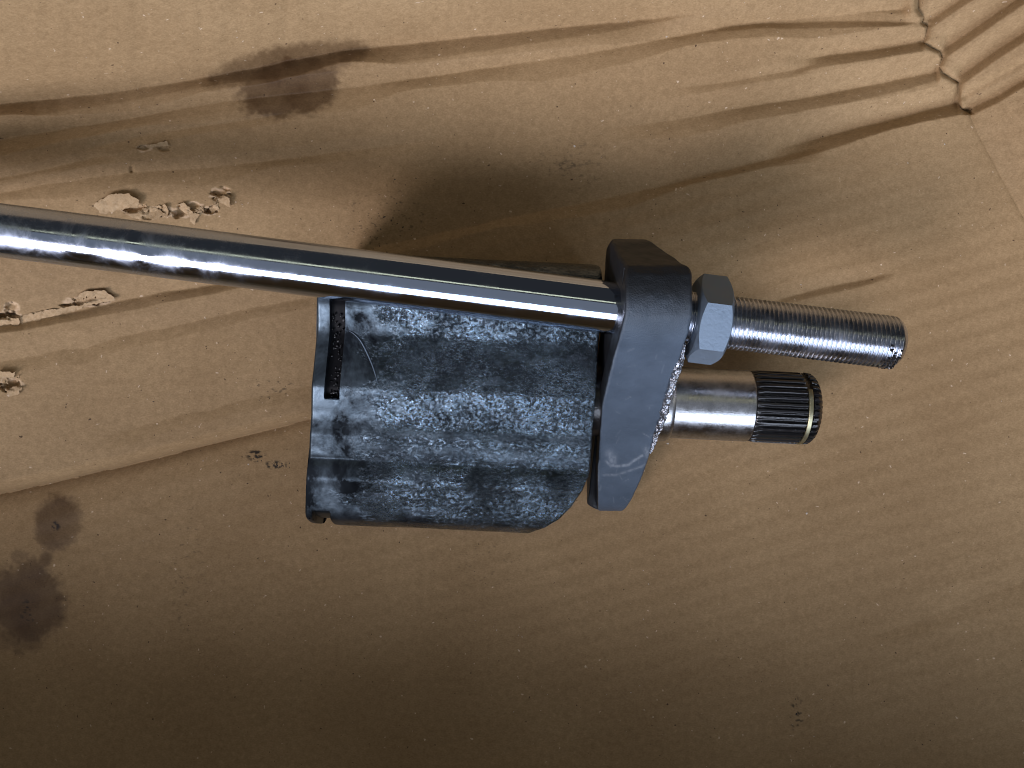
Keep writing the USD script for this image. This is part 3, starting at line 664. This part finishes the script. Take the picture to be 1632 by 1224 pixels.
# --- nut
def hex_nut(c, d, af, w, rot):
    hexa = [(af / math.sqrt(3) * math.cos(k * math.pi / 3), af / math.sqrt(3) * math.sin(k * math.pi / 3)) for k in range(6)]
    m = manifold3d.Manifold.extrude(manifold3d.CrossSection([hexa]), w)
    rc = af / math.sqrt(3); r0 = af / 2 * 0.955; ch = (rc - r0) * 0.62
    cone = manifold3d.CrossSection([[(0, 0), (r0, 0), (rc + 0.0002, ch), (rc + 0.0002, w - ch), (r0, w), (0, w)]])
    rev = manifold3d.Manifold.revolve(cone, 128)
    m = m ^ rev
    mm = m.to_mesh(); v, f = np.array(mm.vert_properties[:, :3]), np.array(mm.tri_verts)
    d = np.array(d) / np.linalg.norm(d); a = np.cross(d, [0, 0, 1.0]); a /= np.linalg.norm(a); b = np.cross(a, d)
    cr, sr = math.cos(rot), math.sin(rot)
    x, y = v[:, 0] * cr - v[:, 1] * sr, v[:, 0] * sr + v[:, 1] * cr
    v = c + x[:, None] * a + y[:, None] * b + v[:, 2][:, None] * d
    return v, outward(v, f)
nut_a = rod_pt(1100); nut_a = nut_a + rod_dir * 0.0006
# flats at 60 degree steps; a = -y side. one flat looks 15 degrees towards the viewer's bottom
put(pump, 'hex_nut', hex_nut(nut_a, rod_dir, 0.0385, 0.0158, math.radians(90 - 15 + 30)), nut_zinc, smooth=20)

# --- bracket plate
RIM = [  # py, z mm, left px, right px of the visible rim, far end first
    (381, 88, 974, 1028), (384, 95, 974, 1038), (396, 101.5, 979, 1056), (410, 109, 986, 1076), (421, 115, 994, 1092), (423, 116.2, 995, 1096), (428, 117.4, 996, 1101), (440, 119.5, 996, 1103), (470, 121, 996, 1104), (500, 119.5, 995, 1104),
    (520, 116.5, 991, 1101), (540, 112, 986, 1095), (560, 105.5, 980, 1088), (580, 98.5, 975, 1082), (603, 90, 969, 1075), (620, 84, 965, 1069), (650, 72.5, 959, 1061), (690, 59, 956, 1048), (732, 46, 953, 1034), (756, 39, 952, 1026),
    (787, 30, 952, 1012), (803, 24, 952, 1004), (811, 19, 952, 998), (814, 14, 952, 993)]
rl, rrx = [], []
for py, z, xl, xr in RIM:
    k = (H - z * 1e-3) / H / S
    rl.append(((xl - 816) * k, (612 - py) * k, z * 1e-3)); rrx.append(((xr - 816) * k, (612 - py) * k, z * 1e-3))
UNDER = [(-0.0715, 0.009), (-0.060, 0.0062), (-0.035, 0.0060), (-0.012, 0.012), (0.012, 0.028), (0.034, 0.050), (0.056, 0.066), (0.070, 0.076)]
for yy, zz in UNDER:
    rl.append((0.0445 if yy < -0.02 else 0.0485, yy, zz)); rrx.append((0.064, yy, zz))
rl, rrx = np.array(rl), np.array(rrx)
def resample(a, b, n):
    t = np.concatenate([[0], np.cumsum(np.linalg.norm(np.diff(np.vstack([a, a[:1]])[:, 1:], axis=0), axis=1))])
    s = np.linspace(0, t[-1], n, endpoint=False)
    A, B = np.vstack([a, a[:1]]), np.vstack([b, b[:1]])
    return (np.stack([PchipInterpolator(t, A[:, k])(s) for k in range(3)], -1), np.stack([PchipInterpolator(t, B[:, k])(s) for k in range(3)], -1))
nr_ = 420
Lc, Rc = resample(rl, rrx, nr_)
cl, cr_ = Lc.mean(0), Rc.mean(0)
def inward(c, d):
    w = np.zeros_like(c); tg = np.roll(c, -1, 0) - np.roll(c, 1, 0)
    nn = np.stack([0 * tg[:, 0], tg[:, 2], -tg[:, 1]], -1); nn /= np.linalg.norm(nn, axis=1, keepdims=True)
    if ((c - c.mean(0)) * nn).sum() > 0: nn = -nn
    return c + nn * d
ex = np.array([1.0, 0, 0])
cols = [np.repeat(cl[None], nr_, 0) + (inward(Lc, 0.010) - cl) * 0.0, inward(Lc, 0.012), inward(Lc, 0.0016), inward(Lc, 0.0009) + ex * 0.0002, inward(Lc, 0.0003) + ex * 0.0007, Lc + ex * 0.0015]
nmid = 60
for k in range(1, nmid):
    t = k / nmid
    cols.append((Lc + ex * 0.0015) * (1 - t) + (Rc - ex * 0.0012) * t)
cols += [Rc - ex * 0.0012, inward(Rc, 0.0003) - ex * 0.0006, inward(Rc, 0.0010) - ex * 0.0001, inward(Rc, 0.0016), inward(Rc, 0.012), np.repeat(cr_[None], nr_, 0)]
G = np.array(cols); nc_ = len(cols)
gpx = 816 + G[..., 0] / (H - G[..., 2]) * H * S; gpy = 612 - G[..., 1] / (H - G[..., 2]) * H * S
wob = (meshkit.fbm(G * 220, 3, 61) - 0.5) * 0.0007
wob[:2] = 0; wob[-2:] = 0
G = G + np.stack([wob, wob * 0.6, wob], -1)
scuff = np.zeros(G.shape[:2]); onrim = np.zeros(G.shape[:2]); onrim[4:-4] = 1
def arc(pts, w, s):
    global scuff
    p = np.array(pts, float)
    d = np.full(G.shape[:2], 1e9)
    for (x0, y0), (x1, y1) in zip(p[:-1], p[1:]):
        L2 = (x1 - x0) ** 2 + (y1 - y0) ** 2
        t = np.clip(((gpx - x0) * (x1 - x0) + (gpy - y0) * (y1 - y0)) / L2, 0, 1)
        d = np.minimum(d, np.hypot(gpx - x0 - t * (x1 - x0), gpy - y0 - t * (y1 - y0)))
    scuff = np.maximum(scuff, s * np.exp(-(d / w) ** 2) * (0.55 + 0.9 * nz(gpx, gpy, 3.0, 77, 2)))
arc([(966, 735), (972, 741), (985, 743), (1002, 741), (1012, 733), (1024, 726)], 1.8, 0.8)
arc([(962, 757), (982, 757), (998, 752), (1022, 744), (1032, 738)], 1.7, 0.45)
arc([(972, 723), (976, 729), (976, 736)], 6.0, 0.55)
arc([(1030, 716), (1034, 728), (1036, 742)], 5.0, 0.45)
arc([(954, 735), (953, 770), (952, 812)], 1.4, 0.6); arc([(1032, 740), (1022, 768), (1012, 787), (1002, 806)], 1.6, 0.6); arc([(1103, 470), (1101, 520), (1090, 556)], 1.3, 0.45)
arc([(996, 440), (992, 515), (975, 590), (958, 655), (954, 720)], 1.6, 0.28)
arc([(998, 420), (1030, 424), (1060, 428), (1092, 431)], 1.2, 0.22)
ra_ = np.random.default_rng(41)
for _ in range(26):
    y = ra_.uniform(530, 805); lo_, hi_ = np.interp(y, [530, 650, 805], [990, 961, 955]), np.interp(y, [530, 650, 805], [1092, 1058, 1000])
    x = ra_.uniform(lo_, hi_); a = ra_.uniform(0, 3.14); l = ra_.uniform(2, 14)
    arc([(x, y), (x + l * math.cos(a) * 0.5 + ra_.normal(0, 1), y + l * math.sin(a) * 0.5), (x + l * math.cos(a), y + l * math.sin(a))], ra_.uniform(0.5, 0.9), ra_.uniform(0.12, 0.4))
scuff = np.clip(scuff, 0, 1) * onrim
dirt = np.zeros(G.shape[:2])
dirt = np.maximum(dirt, (1 - sm(gpy, 420, 434)) * 0.88)
dirt = np.maximum(dirt, 0.92 * (1 - sm(gpy + 26 * nz(gpx, gpy, 30, 12, 3), 455, 555)))
dirt[:4] = 0.92; dirt[-4:] = 0.6
bv = G.reshape(-1, 3); bf = grid_faces(nc_, nr_, close_c=True)
bracket = put(pump, 'bracket_plate', (bv, outward(bv, bf)), plate_paint, smooth=True, attrs={'scuff': scuff.ravel(), 'dirt': dirt.ravel()})
data(bracket, label='thick grey plate clamped on the rod by the nut, black at its far end')
brp = str(bracket.GetPath())

# rough broken edge of bare metal along the plate's right rim
def rough_edge(pts, rad, seed):
    p = np.array([P(x, y, z * 1e-3) for x, y, z in pts]); s = np.linspace(0, 1, len(p)); f = np.linspace(0, 1, 170)
    p = np.stack([PchipInterpolator(s, p[:, k])(f) for k in range(3)], -1)
    th = np.linspace(0, 2 * math.pi, 20, endpoint=False)
    tang = np.gradient(p, axis=0); tang /= np.linalg.norm(tang, axis=1, keepdims=True)
    a = np.cross(tang, [1.0, 0, 0]); a /= np.linalg.norm(a, axis=1, keepdims=True); b = np.cross(tang, a)
    q = np.stack([np.repeat(f[:, None] * 46, 20, 1), np.cos(th)[None] * 1.6 + 0 * f[:, None], np.sin(th)[None] * 1.6 + 0 * f[:, None]], -1)
    rr = rad * (0.25 + 1.5 * meshkit.fbm(q, 3, seed)) * (np.sin(np.pi * np.clip(f, 0.03, 0.97)) ** 0.5)[:, None]
    v = p[:, None] + rr[..., None] * (np.cos(th)[None, :, None] * a[:, None] + np.sin(th)[None, :, None] * b[:, None])
    v = v.reshape(-1, 3); ff = grid_faces(170, 20, close_c=True)
    return v, outward(v, ff)
data(put(brp, 'broken_edge', rough_edge([(1091, 548, 108), (1086, 570, 101), (1078, 592, 94), (1070, 615, 85.5), (1062, 645, 74), (1052, 675, 63.5), (1042, 706, 53.5), (1036, 722, 48.5)], 0.0021, 4), bare_metal, smooth=25), label='rough bare metal edge of the plate')

# --- splined shaft
def sh_pt(x):
    return P(x, 641.5 + 0.0475 * (x - 1077), 0.045)
R_SH = 0.0197
s0, s1 = sh_pt(930), sh_pt(1193)
shaft = put(pump, 'splined_shaft', lathe(s0, s1, [(0, 0), (0, R_SH), (0.985, R_SH), (0.992, R_SH - 0.0004), (1.0, R_SH - 0.0016), (1.0, 0)], 160), shaft_steel, smooth=30)
shp = str(shaft.GetPath())
def spline(p0, p1, ro, depth, teeth, stations, per=12):
    p0, p1 = np.array(p0), np.array(p1); d = p1 - p0; L = np.linalg.norm(d); d /= L
    a = np.cross(d, [0, 0, 1.0]); a /= np.linalg.norm(a); b = np.cross(a, d)
    n = teeth * per; th = np.arange(n) / n * 2 * math.pi
    ph = (np.arange(n) % per) / per
    tooth = np.clip((np.abs(ph - 0.5) * 2 - 0.28) / 0.36, 0, 1)      # 1 on the crest
    rows = []
    for (t, k, m) in stations:                                          # position m, radius scale offset, tooth depth factor
        rows.append(p0 + t * d + (ro + k - depth * m * (1 - tooth))[:, None] * (np.cos(th)[:, None] * a + np.sin(th)[:, None] * b))
    v = np.array(rows).reshape(-1, 3); f = grid_faces(len(rows), n, close_c=True)
    v = np.vstack([v, p0 + stations[0][0] * d, p0 + stations[-1][0] * d]); i = np.arange(n); j = (i + 1) % n; o = (len(rows) - 1) * n
    f = np.vstack([f, np.stack([j, i, np.full(n, len(v) - 2)], -1), np.stack([o + i, o + j, np.full(n, len(v) - 1)], -1)])
    return v, outward(v, f)
e0, e1 = sh_pt(1190), sh_pt(1302); EL = np.linalg.norm(e1 - e0); ppm = EL / 120.0
st = [(0, -0.0022, 0), (0.5 * ppm, -0.0012, 0.1), (3 * ppm, -0.0006, 0.2), (9 * ppm, -0.0003, 0.5), (15 * ppm, 0, 1), (50 * ppm, 0, 1), (80 * ppm, 0, 1), (84 * ppm, 0, 1), (84.2 * ppm, -0.0021, 0), (94 * ppm, -0.0021, 0), (94.2 * ppm, 0, 1),
      (102 * ppm, -0.0002, 1), (108 * ppm, -0.0018, 0.9), (112 * ppm, -0.0042, 0.5), (114 * ppm, -0.0062, 0.2), (115.5 * ppm, -0.0090, 0)]
put(shp, 'spline_teeth', spline(e0, e1, R_SH + 0.0001, 0.0017, 34, st), oil_black, smooth=25)
def ring_arc(c, d, r_in, r_out, w, a0, a1, n=90):
    d = np.array(d) / np.linalg.norm(d); a = np.cross(d, [0, 0, 1.0]); a /= np.linalg.norm(a); b = np.cross(a, d)
    th = np.linspace(a0, a1, n); sec = [(r_in, 0), (r_out - 0.0002, 0), (r_out, 0.0003), (r_out, w - 0.0003), (r_out - 0.0002, w), (r_in, w)]
    v = np.array([[c + q * d + rr * (math.cos(t) * a + math.sin(t) * b) for rr, q in sec] for t in th]).reshape(-1, 3)
    f = grid_faces(n, 6, close_c=True)
    cap = [[0, k, k + 1] for k in range(1, 5)]; o = (n - 1) * 6
    f = np.vstack([f, cap, [[o, o + k + 1, o + k] for k in range(1, 5)]])
    return v, outward(v, f)
sd_ = (e1 - e0) / EL
put(shp, 'retaining_ring', ring_arc(e0 + sd_ * 85.5 * ppm, sd_, R_SH - 0.0022, R_SH + 0.0002, 7.0 * ppm, math.radians(-118), math.radians(122)), brass, smooth=25)
# seal lip where the shaft leaves the plate, and the neck between housing and plate
sl = sh_pt(1056)
put(shp, 'seal_lip', lathe(sl - AX * 0.004, sl + AX * 0.0035, [(0, 0), (0, R_SH + 0.0022), (0.7, R_SH + 0.0020), (1.0, R_SH + 0.0006), (1.0, 0)], 120), shaft_steel, smooth=30)
nk = sh_pt(935)
put(pump, 'shaft_neck', lathe(nk, sh_pt(985), [(0, 0), (0, 0.0206), (1, 0.0206), (1, 0)], 96), oil_black, smooth=30)

# burrs and grease flakes on the housing's left end
rr_ = np.random.default_rng(12); bl = []
for _ in range(26):
    y = rr_.uniform(735, 795); x = 495 + rr_.normal(0, 2.0)
    z = np.interp(y, [735, 768, 795], [0.0535, 0.0535, 0.050])
    bl.append(trimesh.Trimesh(ico.vertices * rr_.uniform(0.0003, 0.0013, 3) + P(x, y, z), ico.faces, process=False))
data(put(house_p, 'grease_flakes', trimesh.util.concatenate(bl), oil_black, smooth=False), label='black grease flakes on the left end')
ribbon([(557, 528), (572, 540), (586, 565), (596, 590), (602, 612)], [73.4, 73.2, 72.8, 72.6, 72.4], 0.00035, 'scratch', nut_zinc, house_p, 0.0003)
